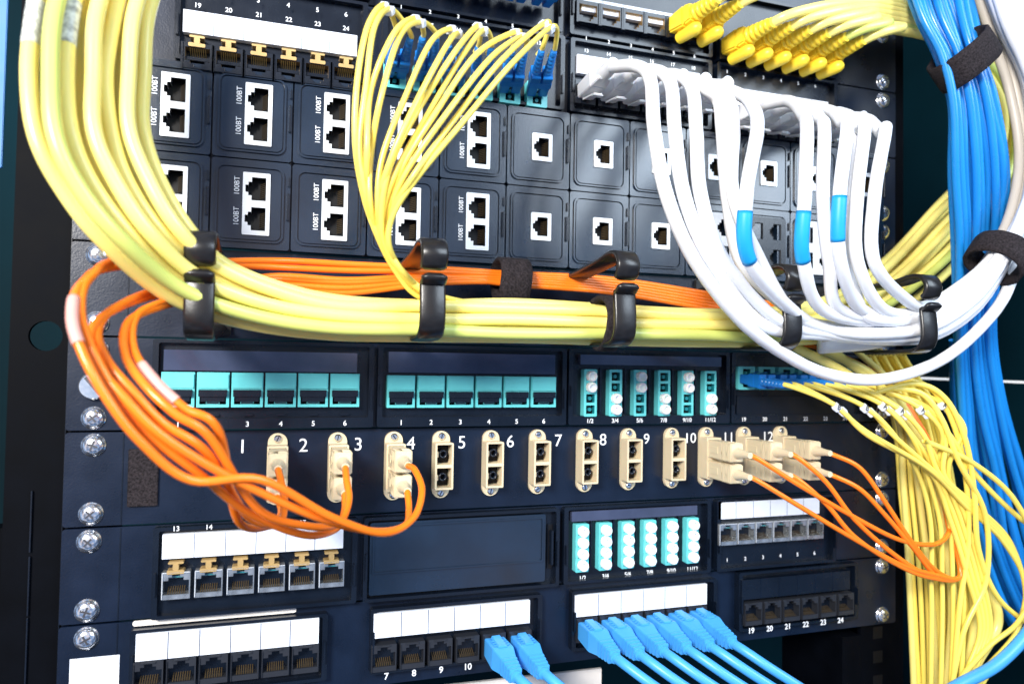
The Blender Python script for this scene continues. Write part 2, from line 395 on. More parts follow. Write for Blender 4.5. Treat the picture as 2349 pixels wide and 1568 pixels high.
# --- cable manager
P=thing("cable_manager","black horizontal cable manager with curved open cable hooks","cable manager")
panel_plate(P,U,2*U)
def ribbon(path,width,th,m,b,endround=True):
    n=len(path)
    L=[];
    for i,(d,z_) in enumerate(path):
        a=path[max(0,i-1)]; c_=path[min(n-1,i+1)]
        t=Vector((c_[0]-a[0],c_[1]-a[1])).normalized(); nn=Vector((-t.y,t.x))
        L.append((Vector((d,z_)),nn))
    vs=[];fs=[]
    for i,(p,nn) in enumerate(L):
        w=width/2
        if endround and i==n-1: w*=0.6
        if endround and i==n-2: w*=0.85
        for sx,sn in ((-1,-1),(-.82,-1.0),(.82,-1.0),(1,-1),(1,1),(.82,1),(-.82,1),(-1,1)):
            k=0.45 if abs(sx)==1 else 1.0
            q=p+nn*(sn*th/2*k); vs.append((sx*w,q.y,q.x))
    for i in range(n-1):
        for j in range(8):
            fs.append((i*8+j,i*8+(j+1)%8,(i+1)*8+(j+1)%8,(i+1)*8+j))
    fs.append(tuple(range(8))); fs.append(tuple(range((n-1)*8,n*8)))
    b.add(vs,fs,m,True)
def smooth2(pts,n=6):
    out=[]
    P_=[pts[0]]+pts+[pts[-1]]
    for i in range(1,len(P_)-2):
        for j in range(n):
            t=j/n; p0,p1,p2,p3=[Vector(P_[i+k]) for k in (-1,0,1,2)]
            out.append(tuple(0.5*((2*p1)+(-p0+p2)*t+(2*p0-5*p1+4*p2-p3)*t*t+(-p0+3*p1-3*p2+p3)*t**3)))
    out.append(tuple(pts[-1])); return out
HD=80
for uc,vt,vb in ((458,560,775),(992,574,775),(1432,601,792),(1815,630,800),(2128,652,808)):
    x=W(uc,(vt+vb)/2,HD)[0]; zt=W(uc,vt,HD)[1]; zb=W(uc,vb,HD)[1]; mid=(zt+zb)/2
    b=MB()
    zroot=min(zt+1,2*U-6)
    ribbon(smooth2([(2,zroot-2),(30,zroot),(60,zt+2.5),(72,zt+4.5),(80,zt+3.5),(83.5,zt-1),(82.5,zt-5.5),(80,zt-7.5)]),11.6,3.0,HOOK,b)
    ribbon(smooth2([(2,U+6),(40,U+1),(66,zb+0.5),(76,zb+1.5),(80.5,zb+6),(81,zb+14),(80,zb+(zt-zb)*.62),(81.5,zt-14),(85,zt-11)]),11.2,2.4,HOOK,b)
    for q in ((zroot),(U+6)): b.box(-8,8,q-4,q+4,2.4,5,HOOK)
    obj("cable_hook",b.mesh("cable_hook"),P,(x,0,0))
# --- row with aqua cassettes
P=thing("patch_panel","black patch panel with aqua shuttered ports and capped fiber adapters","patch panel")
panel_plate(P,0,U)
obj("screw",slot_me,P,(W(215,885,4)[0],W(215,885,4)[1],2.5),(0,0.9,0))
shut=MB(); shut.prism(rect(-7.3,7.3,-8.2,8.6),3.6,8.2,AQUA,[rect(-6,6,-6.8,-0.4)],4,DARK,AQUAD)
shut.prism([(-6.4,-3.0),(6.4,-3.0),(6.4,0.3),(-6.4,0.3)],6,10.0,BLACK); shut.prism([(-5.4,-5.4),(5.4,-5.4),(5.4,-3.0),(-5.4,-3.0)],6,9.0,BLACK); shut.box(-3,3,-6.6,-5.4,6,8.6,BLACK)
shut.prism(rect(-6.9,6.9,1.0,7.8),8.2,9.0,AQUA)
shut=shut.mesh("shuttered_port",0.2)
NZM=3.0
for (u0,u1,lu0,lu1,lv0,lv1,pa,pva,pb,pvb) in ((350,856,376,820,803,808,408,893,791,897),(865,1296,892,1274,808,812,920,898,1247,900)):
    c,x0,x1=cassette(P,u0,u1,.8,U-.8,rb=5.2)
    label_strip(c,lu0,lv0,lu1,lv1,46,7.8,1,LENS,"label_window")
    for x,zz in row(6,pa,pva,pb,pvb,8): obj("shuttered_port",shut,c,(x,zz,0),label=None)
    numbers(c,"1 2 3 4 5 6".split(),pa,977,pb,973,7.6,3.6,z=NZM,bold=0.05)
    b=MB()
    for x,zz in row(6,pa,pva+58,pb,pvb+54,8): b.prism(rr(x-2.4,x+2.4,zz-.7,zz+.7,.6,2),3.6,5.2,BLACK)
    obj("slot_row",b.mesh("slot_row",.1),c)
lc4=lc_mesh(4)
def lc_cassette(P,u0,u1,z0,z1,cu,cva,cub,cvb,lab,strip,pat,rb,nd,nz=None):
    c,x0,x1=cassette(P,u0,u1,z0,z1,rb=rb)
    R_=row(6,cu,cva,cub,cvb,8)
    b=MB()
    for i in range(5):
        x=(R_[i][0]+R_[i+1][0])/2; b.box(x-.3,x+.3,R_[0][1]-12,R_[0][1]+14,3.6,4.6,PANEL)
    obj("divider",b.mesh("divider"),c)
    for i,(x,zz) in enumerate(R_):
        a=obj("fiber_adapter",lc4,c,(x,zz,0))
        for j in pat(i): obj("dust_cap",cap_me,a,(0,(1.5-j)*6.3,0))
    label_strip(c,*strip,7.8,1,LENS,"label_window")
    numbers(c,"1/2 3/4 5/6 7/8 9/10 11/12".split(),*lab,nd,3.4,z=nz,bold=0.05)
    return c
lc_cassette(P,1301,1669,.8,U-.8,1354,900,1629,902,(1353,971,1629,967),(1332,812,1655,820,22),lambda i:(0,1) if i%2==0 else (2,3),5.0,7.6,2.9)
c,x0,x1=cassette(P,1673,1992,.8,U-.8,rb=5.0); numbers(c,"19 20 21 22 23 24".split(),1706,968,1938,966,7.6,3.4,z=2.9,bold=0.05)
label_strip(c,1690,905,1960,912,42,6.0,1,BLACK,"label_window")
LC2=row(6,1712,868,1935,868,8)
for x,zz in LC2: obj("fiber_adapter",lc2,c,(x,zz,0))
# --- SC panel
P=thing("patch_panel","black steel fiber panel numbered 1 to 12 with beige duplex adapters","fiber panel")
panel_plate(P,-U,0)
numu=[556,696,822,943,1060,1171,1281,1384,1484,1584,1672,1762]; numv=[1028,1027,1024,1022,1020,1018,1016,1013,1012,1009,1006,1003]
for i in range(12):
    x,zz,_=W(numu[i],numv[i],3); text(str(i+1),x,-8.6,2.5,9.6 if i<8 else 8.6,P,bold=0.0)
x,zz,_=W(328,1095,4); obj("velcro_pad",MB().box(x-6.5,x+6.5,zz-13.5,zz+13.5,2.5,4.2,VELC).mesh("velcro_pad",.3),P)
fl=MB(); st=rr(-4.7,4.7,-17.8,17.8,4.65,6); fl.prism(st,2.5,4.6,BEIGE,[rect(-4.2,4.2,-11.5,-.8),rect(-4.2,4.2,.8,11.5)])
fl.prism(rr(-4.9,4.9,-12.2,12.2,.6,2),4.6,12.5,BEIGE,[rect(-3.9,3.9,-11.2,-.9),rect(-3.9,3.9,.9,11.2)],8.5,DARK,BEIGE)
for zz in (-6,6):
    fl.cyl(0,zz,[(4.2,2.2),(9.5,2.2),(9.5,1.4),(5,1.3)],BLACK,18,DARK); fl.box(-4.0,-3.0,zz-1.6,zz+1.6,5,11.5,BEIGE)
fl=fl.mesh("duplex_adapter",0.2)
SCX=[]
for u in (636,775,905,1015,1130,1238,1347,1448,1548,1628,1715,1800):
    x=W(u,1065,8)[0]; SCX.append(x)
    a=obj("duplex_adapter",fl,P,(x,-19.6,0))
    for s_ in (-15.0,15.0): obj("screw",small_screw,a,(0,s_,4.6),(0,random.uniform(0,3),0))
# --- lower cassette row
P=thing("patch_panel","black patch panel with white labels, blank cassette and capped fiber adapters","patch panel")
panel_plate(P,-2*U,-U)
c,x0,x1=cassette(P,350,818,-2*U+.8,-U-.8)
numbers(c,["13","14","15","16","17","18"],404,1206,762,1200,7.6,3.3)
label_strip(c,373,1218,788,1212,54,7.5)
for x,zz in row(6,404,1294,760,1281,8): obj("clip",clip_me,c,(x,zz,0))
for x,zz in row(6,404,1335,760,1321,8): obj("port",j_silver,c,(x,zz,0))
c,x0,x1=cassette(P,832,1278,-2*U+.8,-U-.8,name="blank_cassette",plain=True)
lc_cassette(P,1290,1626,-2*U+.8,-U-.8,1335,1260,1588,1235,(1336,1330,1588,1299),(1312,1172,1600,1160,22),lambda i:(0,1,2,3),None,4.0)
c,x0,x1=cassette(P,1640,1912,-2*U+.8,-U-.8)
label_strip(c,1648,1150,1880,1138,40,7.5)
for x,zz in row(6,1668,1228,1868,1208,8): obj("port",j_silver,c,(x,zz,0))
numbers(c,"1 2 3 4 5 6".split(),1668,1290,1868,1262,4.5,3.2)
# --- bottom panel
P=thing("patch_panel","black steel patch panel with white labels and light blue plugs","patch panel")
panel_plate(P,-3*U,-2*U)
xa=W(305,1410,3)[0]; xb=W(680,1388,3)[0]
obj("card_edge",MB().prism(rr(xa,xb,-2*U-2.6,-2*U-.2,1.0,3),2.5,3.4,LIGHTG).mesh("card_edge",.2),P)
obj("sticker",MB().box(-6.5,14,W(180,1540,3)[1]-9,W(200,1508,3)[1],2.5,2.8,WHITE).mesh("sticker"),P)
BP={}
for key,u0,u1,strip,ja,n,lab in (("a",298,750,(312,1447,732,1424,60),(340,1545,700,1512),"",None),
      ("b",848,1240,(858,1408,1216,1376,54),(880,1510,1192,1470),"b",("7 8 9 10 11 12".split(),886,1553,1190,1512)),
      ("c",1308,1640,(1320,1366,1622,1338,48),(1345,1445,1598,1412),"c",None),
      ("d",1690,1962,(1702,1330,1950,1308,44),(1726,1408,1938,1382),"d",("19 20 21 22 23 24".split(),1723,1449,1928,1419))):
    c,x0,x1=cassette(P,u0,u1,-3*U+8,-2*U-3.2 if key!='d' else -2*U-1)
    label_strip(c,*strip,8.6,6,WHITE if key!='d' else BLACK,"label_strip",m2=GREY if key!='d' else PANEL)
    BP[key]=row(6,*ja,8)
    for x,zz in BP[key]: obj("port",j_black_up,c,(x,zz,0))
    if lab: numbers(c,lab[0],lab[1],lab[2],lab[3],lab[4],7.6,4.6,bold=0.08)
# ------------------------------------------------------------------ cables
def catmull(P,n=8):
    P=[Vector(p) for p in P]; Q=[P[0]*2-P[1]]+P+[P[-1]*2-P[-2]]; out=[]
    for i in range(1,len(Q)-2):
        p0,p1,p2,p3=Q[i-1:i+3]
        for j in range(n):
            t=j/n
            out.append(0.5*((2*p1)+(-p0+p2)*t+(2*p0-5*p1+4*p2-p3)*t*t+(-p0+3*p1-3*p2+p3)*t**3))
    out.append(P[-1]); return out
def tube_mesh(name,pts,r,m,sides=12,n=8,vary=0.0):
    C=catmull(pts,n); N=len(C)
    T=[(C[min(i+1,N-1)]-C[max(i-1,0)]).normalized() for i in range(N)]
    a=T[0].orthogonal().normalized(); vs=[];fs=[]
    for i in range(N):
        a=(a-T[i]*a.dot(T[i])).normalized(); b=T[i].cross(a)
        rr_=r*(1+vary*math.sin(i*1.7+r))
        for k in range(sides):
            an=2*math.pi*k/sides; vs.append(C[i]+(a*math.cos(an)+b*math.sin(an))*rr_*S)
    for i in range(N-1):
        for k in range(sides):
            j=(k+1)%sides; fs.append((i*sides+k,i*sides+j,(i+1)*sides+j,(i+1)*sides+k))
    fs.append(tuple(range(sides))); fs.append(tuple(range((N-1)*sides,N*sides)))
    me=bpy.data.meshes.new(name); me.from_pydata([tuple(v) for v in vs],[],fs); me.materials.append(m)
    for p in me.polygons: p.use_smooth=True
    me.update(); return me
def pt(p):
    """(u,v,d) measured point or ('w',x,z,d) rack point -> metres"""
    if p[0]=='w': return V3(p[1],p[2],p[3])
    return V3(*W(*p))
def cable(name,label,cat,group,pts,r,m,parts=False,sides=12,n=8,vary=0.0):
    P_=[pt(p) for p in pts]
    if parts:
        root=thing(name,label,cat,group); root.location=P_[0]
        P2=[p-P_[0] for p in P_]
        obj("cord",tube_mesh("cord",P2,r,m,sides,n,vary),root); return root,P_
    o=thing(name,label,cat,group,me=tube_mesh(name,P_,r,m,sides,n,vary)); return o,P_
def sub(root,name,me,loc,dirv=None,label=None):
    o=bpy.data.objects.new(name,me); COL.objects.link(o); o.parent=root; o.location=loc-root.location
    if dirv is not None:
        o.rotation_mode='QUATERNION'; o.rotation_quaternion=Vector((0,-1,0)).rotation_difference(Vector(dirv).normalized())
    if label: o["label"]=label
    return o
def sleeve(root,P_,a,r,m,h=6,n=8,name="sleeve"):
    C=catmull(P_,n); ia=min(range(len(C)),key=lambda i:(C[i]-a).length); seg=[c-root.location for c in C[max(0,ia-h):ia+h+1]]
    obj(name,tube_mesh(name,seg,r,m,14,2),root)
def lerp(a,b,t): return a+(b-a)*t
def mix(A,B,t): return tuple(lerp(x,y,t) for x,y in zip(A,B))
def rjplug(body,boot):
    b=MB(); b.taper(0,0,0,16,(4.9,3.9),(5.0,4.6),body)
    b.taper(0,0,16,24,(5.0,4.6),(3.7,3.7),boot)
    b.cyl(0,0,[(20,4.2),(27,4.0),(34,3.5)],boot,18)
    b.add([(-2.4,-4.2,2),(2.4,-4.2,2),(2.4,-7.4,15),(-2.4,-7.4,15),(-2.4,-5.2,2),(2.4,-5.2,2),(2.4,-8.4,15),(-2.4,-8.4,15)],[(0,1,2,3),(4,5,6,7),(0,1,5,4),(3,2,6,7),(0,3,7,4),(1,2,6,5)],body)
    b.box(-3.4,3.4,-9.0,-8.2,12.5,16,body)
    return b.mesh("plug",0.9)
plug_w=rjplug(WPLUG,WPLUG)
def bluplug():
    b=MB(); b.taper(0,0,0,14,(5.5,4.6),(5.8,5.6),BLUL); b.taper(0,0,14,22,(5.8,5.6),(4.2,4.2),BLUL)
    for i in range(4):
        w=4.4-.3*i; b.taper(0,0,22+i*2.9,24+i*2.9,(w,w),(w-.15,w-.15),BLUL)
    b.cyl(0,0,[(20,3.5),(34,3.1)],BLUL,16); b.taper(0,5.8,2,14,(2.5,.9),(2.5,.6),BLUL)
    for i in range(3): b.box(-4.5,4.5,5.4,6.1,6.5+i*2.4,7.6+i*2.4,BLUL)
    return b.mesh("plug",0.7)
plug_b=bluplug()
def yelplug():
    b=MB(); b.taper(0,0,0,13,(5.2,4.8),(5.6,6.0),YELP); b.taper(0,0,13,19,(5.6,6.0),(4.9,4.9),YELP)
    for i in range(5):
        w=5.2-.38*i; b.cyl(0,0,[(18.5+i*3.2,w-1.0),(19.0+i*3.2,w),(20.6+i*3.2,w-.1),(21.1+i*3.2,w-1.2)],YELP,18)
    b.cyl(0,0,[(17,4.0),(36,2.95)],YELP,16)
    b.cyl(0,-8.8,[(4,3.2),(15,3.8),(18,3.7),(20.2,2.8),(21.2,1.4)],YELP,20)
    b.taper(0,-5,4,16,(2.0,3),(2.2,3),YELP)
    return b.mesh("plug",1.0)
plug_y=yelplug()
def lcplug(body,boot):
    b=MB()
    for sx in (-3.2,3.2):
        b.taper(sx,0,3,16,(2.3,2.6),(2.5,3.3),body); b.taper(sx,0,16,22,(2.5,3.6),(2.6,4.2),body)
        b.add([(sx-1.2,3,8),(sx+1.2,3,8),(sx+1.2,5.6,18),(sx-1.2,5.6,18)],[(0,1,2,3)],body)
        for i in range(6): b.cyl(sx,0,[(22+i*3,2.5-.13*i),(24.2+i*3,2.45-.13*i),(24.2+i*3,1.6),(25+i*3,1.6)],boot,12)
    b.box(-6,6,-3.8,3.8,12,17,body)
    return b.mesh("plug",0.3)
plug_lc=lcplug(BLUC,BLUC)
def scplug():
    b=MB(); b.taper(0,0,6,30,(4.1,5.0),(4.3,5.2),BEIGE)
    for i in range(4): b.box(-4.5,4.5,-5.4,5.4,21+i*2.2,22+i*2.2,BEIGE)
    b.box(-4.6,4.6,-2.4,2.4,10,18,BEIGE)
    b.cyl(0,0,[(30,3.2),(31,3.0),(38,1.9),(42,1.7)],BEIGE,18)
    return b.mesh("plug",0.5)
plug_sc=scplug()
BK=Vector((0,-1,0))
# --- thick yellow bundle, left loop -> cable hooks -> behind white -> right loop -> yellow plugs
yo=[(104,-80,85),(78,40,98),(68,170,104),(82,310,108),(140,430,106),(240,552,100),(388,674,84),(560,740,72),(760,768,68),(980,772,66),(1180,776,64),(1400,778,62),(1600,783,58),(1800,786,50),(1950,765,32),(2080,700,14),(2190,610,-5),(2290,490,-15),(2345,350,-12),(2325,210,-2),(2240,120,10),(2130,82,24)]
yi=[(376,-80,60),(338,40,68),(326,170,72),(328,290,76),(360,400,78),(424,515,78),(508,600,74),(630,655,68),(780,690,64),(980,697,62),(1180,700,58),(1400,707,56),(1600,718,52),(1780,715,44),(1920,680,32),(2040,590,12),(2140,480,-5),(2215,400,-15),(2262,310,-12),(2268,225,-2),(2200,120,10),(2110,10,24)]
YB=row(6,1348,22,1602,82,8)[4:]+row(6,1672,108,1872,158,8)
ts=[0.0,0.19,0.31,0.46,0.56,0.69,0.78,0.88,1.0]
YL="thick yellow network cable looped through the black cable hooks"
for i,t in enumerate(ts):
    random.seed(i+3); pts=[]
    for k,(A,B) in enumerate(zip(yo,yi)):
        tt=min(1.03,max(-.03,t+random.uniform(-.02,.02)))
        u,v,d=mix(A,B,tt)
        if k<6: d+=((i*2)%3-1)*6
        elif 6<=k<=15: d+=((i*2)%3-1)*5.5-4; v+=random.uniform(-3,3)
        elif k>15: d+=((i*2)%3-1)*6
        pts.append((u,v,d))
    m=YELG if i in(1,) else YEL
    if i<8:
        j=7-i; bx,bz=YB[j]
        dirv=Vector((0.20,-1,0.06)).normalized()
        base=V3(bx-1.5,bz+1,7); tip=base+dirv*0.034
        tw=(tip.x/S,tip.z/S,-tip.y/S)
        pts[-1]=(2125,20+j*9,26)
        pts+=[(2020,-14+j*11,40),('w',tw[0]+24+(7-j)*2.5,tw[1]+9+(7-j)*.9,tw[2]+8),('w',tw[0]+9,tw[1]+4,tw[2]+7),('w',tw[0],tw[1],tw[2]-2)]
        root,P_=cable("network_cable",YL,"network cable","thick yellow network cables",pts,2.85,m,True)
        sub(root,"plug",plug_y,base,dirv)
        if i in (0,2): sleeve(root,P_,pt((88,35,98)) if i==0 else pt((160,40,92)),3.05,PRINT,3,name="printed_sleeve")
    else:
        cable("network_cable",YL,"network cable","thick yellow network cables",pts,2.85,m)
for i,t in enumerate((0.37,0.72)):
    random.seed(i+40); pts=[]
    for k,(A,B) in enumerate(zip(yo[:18],yi[:18])):
        u,v,d=mix(A,B,t+random.uniform(-.03,.03)); d-=14; pts.append((u,v,d))
    cable("network_cable",YL,"network cable","thick yellow network cables",pts,2.85,YEL)
# --- short fiber leads on the topmost panel
for k in range(1,6):
    bx,bz=TOPB[k]; base=V3(bx,bz,6); dirv=Vector((0.02,-1,0.03)).normalized(); tip=base+dirv*0.038
    rt=thing("fiber_patch_cable","thin yellow fiber cable with blue connector above the label row","fiber cable","thin yellow fiber cables of the topmost panel"); rt.location=tip
    for s_ in (-3.2,3.2):
        obj("cord",tube_mesh("cord",[Vector((s_*S,.004,0)),Vector((s_*S,-.006,.003)),Vector((s_*S+.004,-.016,.02)),Vector((s_*S+.006,-.02,.05))],1.35,YELF,10,8),rt)
    sub(rt,"plug",plug_lc,base,dirv)
# --- thin yellow fibers from the upper fiber adapters
fo=[(852,60,82),(826,190,90),(819,330,88),(836,450,82),(868,545,76),(908,622,68),(962,680,60),(1060,702,54),(1300,730,48),(1600,745,44),(1800,760,40)]
fi=[(1165,140,88),(1050,280,94),(955,400,92),(900,492,86),(892,565,78),(930,628,70),(988,672,62),(1100,698,56),(1300,722,50),(1600,735,44),(1800,745,40)]
tk=[0,.19,.5,.66,.84,1.0]; tipu=[925,985,1045,1112,1190,1258]; tipv=[85,85,100,105,112,110]
apex=[(890,12),(962,42),(1045,66),(1105,58),(1195,72),(1262,50)]
for k in range(6):
    bx,bz=LCX[k]; base=V3(bx,bz+2,6); tgt=pt((tipu[k],tipv[k]+2,46)); dirv=(tgt-base).normalized()
    tip=base+dirv*0.040
    rt=thing("fiber_patch_cable","thin yellow duplex fiber cable with blue connectors and white tags","fiber cable","thin yellow fiber cables from the upper panel"); rt.location=tip
    for s_ in (0,1):
        off=(-3.2 if s_==0 else 3.2)
        q=(tip.x/S+off,tip.z/S,-tip.y/S)
        ax=(apex[k][0]+(-6 if s_==0 else 8),apex[k][1]+(0 if s_==0 else 10),62)
        t=tk[k]+(s_-.5)*0.09
        random.seed(k*2+s_)
        pts=[('w',q[0],q[1],q[2]-6),('w',q[0],q[1]+1.5,q[2]+2),ax]
        for A,B in zip(fo,fi):
            u,v,d=mix(A,B,min(1.04,max(-.03,t+random.uniform(-.03,.03)))); pts.append((u,v,d+random.uniform(-4,4)))
        P_=[pt(p)-tip for p in pts]
        obj("cord",tube_mesh("cord",P_,1.25,YELF,10,8),rt)
        dv=(P_[3]-P_[2]); 
        tagc=MB().taper(0,0,-2.6,2.6,(1.9,1.7),(1.9,1.7),WHITE).mesh("marker_tag",.4)
        sub(rt,"marker_tag",tagc,tip+P_[2]+dv*0.10,dv)
    sub(rt,"plug",plug_lc,base,dirv)
# --- white cables
WB=WP1+WP2
spec=[(0,1500,1530,1595,(1690,725)),(1,1547,1570,1632,(1750,745)),(2,1596,1608,1662,(1785,735)),(3,1682,1682,1745,(1815,715)),(4,1736,1712,1720,(1830,722)),(5,1655,1668,1700,(1800,700)),
 (6,1850,1846,1843,(1905,720)),(7,1890,1888,1902,(1935,715)),(8,1942,1926,1928,(1985,715)),(9,1982,1966,1967,(2030,712)),(10,2030,2006,2005,(2080,688)),(11,1960,1948,1952,(1990,725))]
ordk=[0,1,2,5,3,4,6,7,11,8,9,10]
fw={5:-20,11:-18,3:-8,4:8,6:4,8:5}
for k,u3,u45,u6,jn in spec:
    bx,bz=WB[k]; base=V3(bx,bz,8)
    dirv=Vector((0.05,-1,0.12 if k<6 else 0.04)).normalized(); tip=base+dirv*0.033
    q=(tip.x/S,tip.z/S,-tip.y/S)
    hv=150+(u3-1490)*0.23+ (10 if k in(3,5,4) else 0)
    s_=1-ordk.index(k)/11
    back=fw.get(k,0)
    pts=[('w',q[0],q[1],q[2]-4),(u3-40,hv,66 if k<6 else 60),(u3-8,hv+32,80+back/2),(u3+1,300,92+back),(u45,450,98+back),(u6,600,92+back)]
    if k==0: pts+=[(1700,735,84),(1800,812,76),(1900,858,74),(2020,870,74),(2150,830,74),(2250,750,74),(2315,655,74)]
    else:
        pts+=[(jn[0],jn[1],78)]
        if k in(1,2,3,4,5): pts+=[(1900,745+50*(s_-.45),68),(2010,760+50*(s_-.55),68)]
        pts+=[(2130,700+80*s_,68),(2225,640+85*s_,70),(2290,575+60*s_,72)]
    pts+=[(2340+10*s_,500,72),(2368+25*(1-s_),350,66),(2352+40*(1-s_),190,60),(2290+50*(1-s_),50,60),(2235+90*(1-s_),-80,60)]
    random.seed(k+90)
    pts=[p if (p[0]=='w' or i<7) else (p[0],p[1],p[2]+((k*5)%4-1.5)*(4 if i>7 else 1.5)) for i,p in enumerate(pts)]
    lab="white network cable plugged into the patch panel and strapped with others"
    if k in(4,6,8): lab="white network cable with a bright blue wrap around its drop"
    root,P_=cable("network_cable",lab,"network cable","white network cables",pts,3.25,WHT,True,14,9,0.012)
    sub(root,"plug",plug_w,base,dirv)
    if k in (4,6,8):
        a=pt((u45+2,490 if k!=8 else 450,98+back)); b_=pt((u6-1,605 if k!=8 else 550,92+back))
        C=catmull(P_,9); ia=min(range(len(C)),key=lambda i:(C[i]-a).length); ib=min(range(len(C)),key=lambda i:(C[i]-b_).length)
        seg=[c-root.location for c in C[min(ia,ib):max(ia,ib)+1]]
        obj("color_band",tube_mesh("color_band",seg,3.5,BAND,14,2),root)
for i in range(6):
    pts=[(2222+23*i,-80,52),(2270+22*i,70,50),(2316+14*i,210,50),(2338+10*i,350,54),(2320+8*i,480,58),(2268+6*i,590,60),(2200,665+6*i,58),(2110,715+10*i,56),(2000,750+8*i,52),(1880,770+6*i,46)]
    cable("network_cable","cream network cable running down into the white strapped bundle","network cable","cream network cables",pts,2.9,CREAM if i<3 else WHT)
# --- blue bundle
bo=[(2070,-60,50),(2105,40,56),(2150,130,60),(2180,240,60),(2183,400,54),(2190,560,46),(2192,760,36),(2200,940,20),(2215,1100,10),(2255,1290,5),(2330,1450,0),(2430,1600,0)]
bi=[(2210,-60,50),(2235,40,56),(2252,120,60),(2282,230,60),(2308,400,54),(2296,560,40),(2280,750,30),(2305,920,20),(2355,1080,10),(2400,1230,5),(2450,1400,0),(2500,1500,0)]
for i in range(12):
    random.seed(i+60); t=i/11; pts=[]
    for k,(A,B) in enumerate(zip(bo,bi)):
        j_=.06 if k>6 else .045
        u,v,d=mix(A,B,min(1,max(0,t+random.uniform(-j_,j_)))); pts.append((u,v,d+((i*3)%4-1.5)*4.0))
    cable("network_cable","blue network cable hanging in a strapped bundle","network cable","blue network cables",pts,2.35,BLU)
for i in range(3):
    pts=[(2185+i*22,780,0),(2195+i*25,1000,-20),(2260+i*25,1250,-25),(2330+i*22,1400,-25),(2400+i*20,1500,-25)]
    cable("network_cable","blue network cable hanging behind the yellow fibers","network cable","blue network cables",pts,2.4,BLU)
# --- straps
def strap(c,axis,a,b_,width,label,adir=Vector((0,0,1))):
    axis=axis.normalized(); e1=(adir-axis*adir.dot(axis)).normalized(); e2=axis.cross(e1)
    vs=[];fs=[];n=48; prof=[(-.5,0),(-.46,1),(-.2,1.15),(.2,1.1),(.46,1),(.5,0),(.46,-1),(-.46,-1)]
    for i in range(n):
        an=2*math.pi*i/n; wob=1+.03*math.sin(3*an)+.012*math.sin(11*an)
        dr=e1*math.cos(an)*a*wob+e2*math.sin(an)*b_*wob; no=(e1*math.cos(an)*b_+e2*math.sin(an)*a).normalized()
        for w_,h in prof: vs.append(tuple((dr+axis*(w_*width+1.2*math.sin(an*2)*.5)+no*h*1.1)*S))
    m_=len(prof)
    for i in range(n):
        for j in range(m_): fs.append((i*m_+j,i*m_+(j+1)%m_,((i+1)%n)*m_+(j+1)%m_,((i+1)%n)*m_+j))
    me=bpy.data.meshes.new("cable_strap"); me.from_pydata(vs,[],fs); me.materials.append(VELC)
    for p in me.polygons: p.use_smooth=True
    o=thing("cable_strap",label,"cable strap","black hook-and-loop straps",me=me); o.location=c
strap(pt((2210,136,62)),pt((2275,250,60))-pt((2165,80,60)),20.5,15,18,"black fabric strap around the blue cable bundle",Vector((1,0,0.5)))
strap(pt((2290,592,70)),pt((2345,500,72))-pt((2225,690,72)),15,15,16,"black fabric strap around the white cable bundle",Vector((1,0,-0.7)))
strap(pt((1172,648,28)),Vector((1,0,0)),11.5,9.5,17,"black fabric strap around the orange fibers")
strap(pt((1388,742,60)),Vector((1,0,0)),12.5,13,10,"black fabric strap around the yellow cables")
# --- orange fibers left
def sc_plug_pos(i,up): return (SCX[i],-19.6+(6 if up else -6))
oc=[ (2,True,[(952,1078,55),(968,1125,68),(948,1188,80),(880,1222,92),(760,1185,106),(600,1100,118)],0),
 (2,False,[(938,1168,55),(928,1205,70),(860,1218,84),(740,1190,104),(590,1125,116)],1),
 (1,True,[(795,1100,55),(800,1150,66),(775,1200,78),(700,1205,92),(590,1165,106)],2),
 (1,False,[(790,1172,54),(770,1212,68),(700,1226,84),(575,1178,102)],3),
 (0,True,[(645,1105,55),(652,1150,66),(640,1196,78),(570,1185,92)],4),
 (0,False,[(645,1175,54),(620,1205,68),(545,1192,88)],5)]
up_o=[(445,1096,124),(328,1006,130),(250,905,132),(196,805,130),(172,720,124),(195,645,108),(290,605,80)]
up_i=[(490,1000,120),(410,945,122),(340,880,118),(294,810,108),(300,735,96),(370,700,78),(450,682,58)]
up_m=[(464,1050,124),(362,980,128),(290,905,128),(232,835,124),(212,765,112),(260,710,98),(380,670,66)]
for n_,(ad,upp,mid,ix) in enumerate(oc):
    bx,bz=sc_plug_pos(ad,upp); base=V3(bx,bz,5)
    j=[0,2,4,1,3,5][ix]
    loopA=[up_o,up_o,up_m,up_m,up_i,up_i][j]
    dlt=(j%2)*24-8
    tail=[(u+dlt*.8,v-dlt*.6,d-(j%2)*5) for u,v,d in loopA]
    vr=[598,612,640,652,664,634][j]
    run=[(620,vr,34),(800,vr+8,26),(1000,vr*.5+.5*634,24),(1180,640+(j-2.5)*5,24),(1400,655+(j-2.5)*6,24),(1620,690+(j-2.5)*7,20),(1780,715+(j-2.5)*7,12)]
    pts=[('w',bx,bz,41),('w',bx,bz-.3,46)]+mid+tail+run
    root,P_=cable("fiber_patch_cable","thin orange fiber cable looping from a beige connector","fiber cable","orange fiber cables",pts,1.55,ORG,True,12,8)
    sub(root,"plug",plug_sc,base,BK)
    if j in(0,5): sleeve(root,P_,pt((180,735,126)) if j==0 else pt((318,885,118)),1.9,PINK,5)
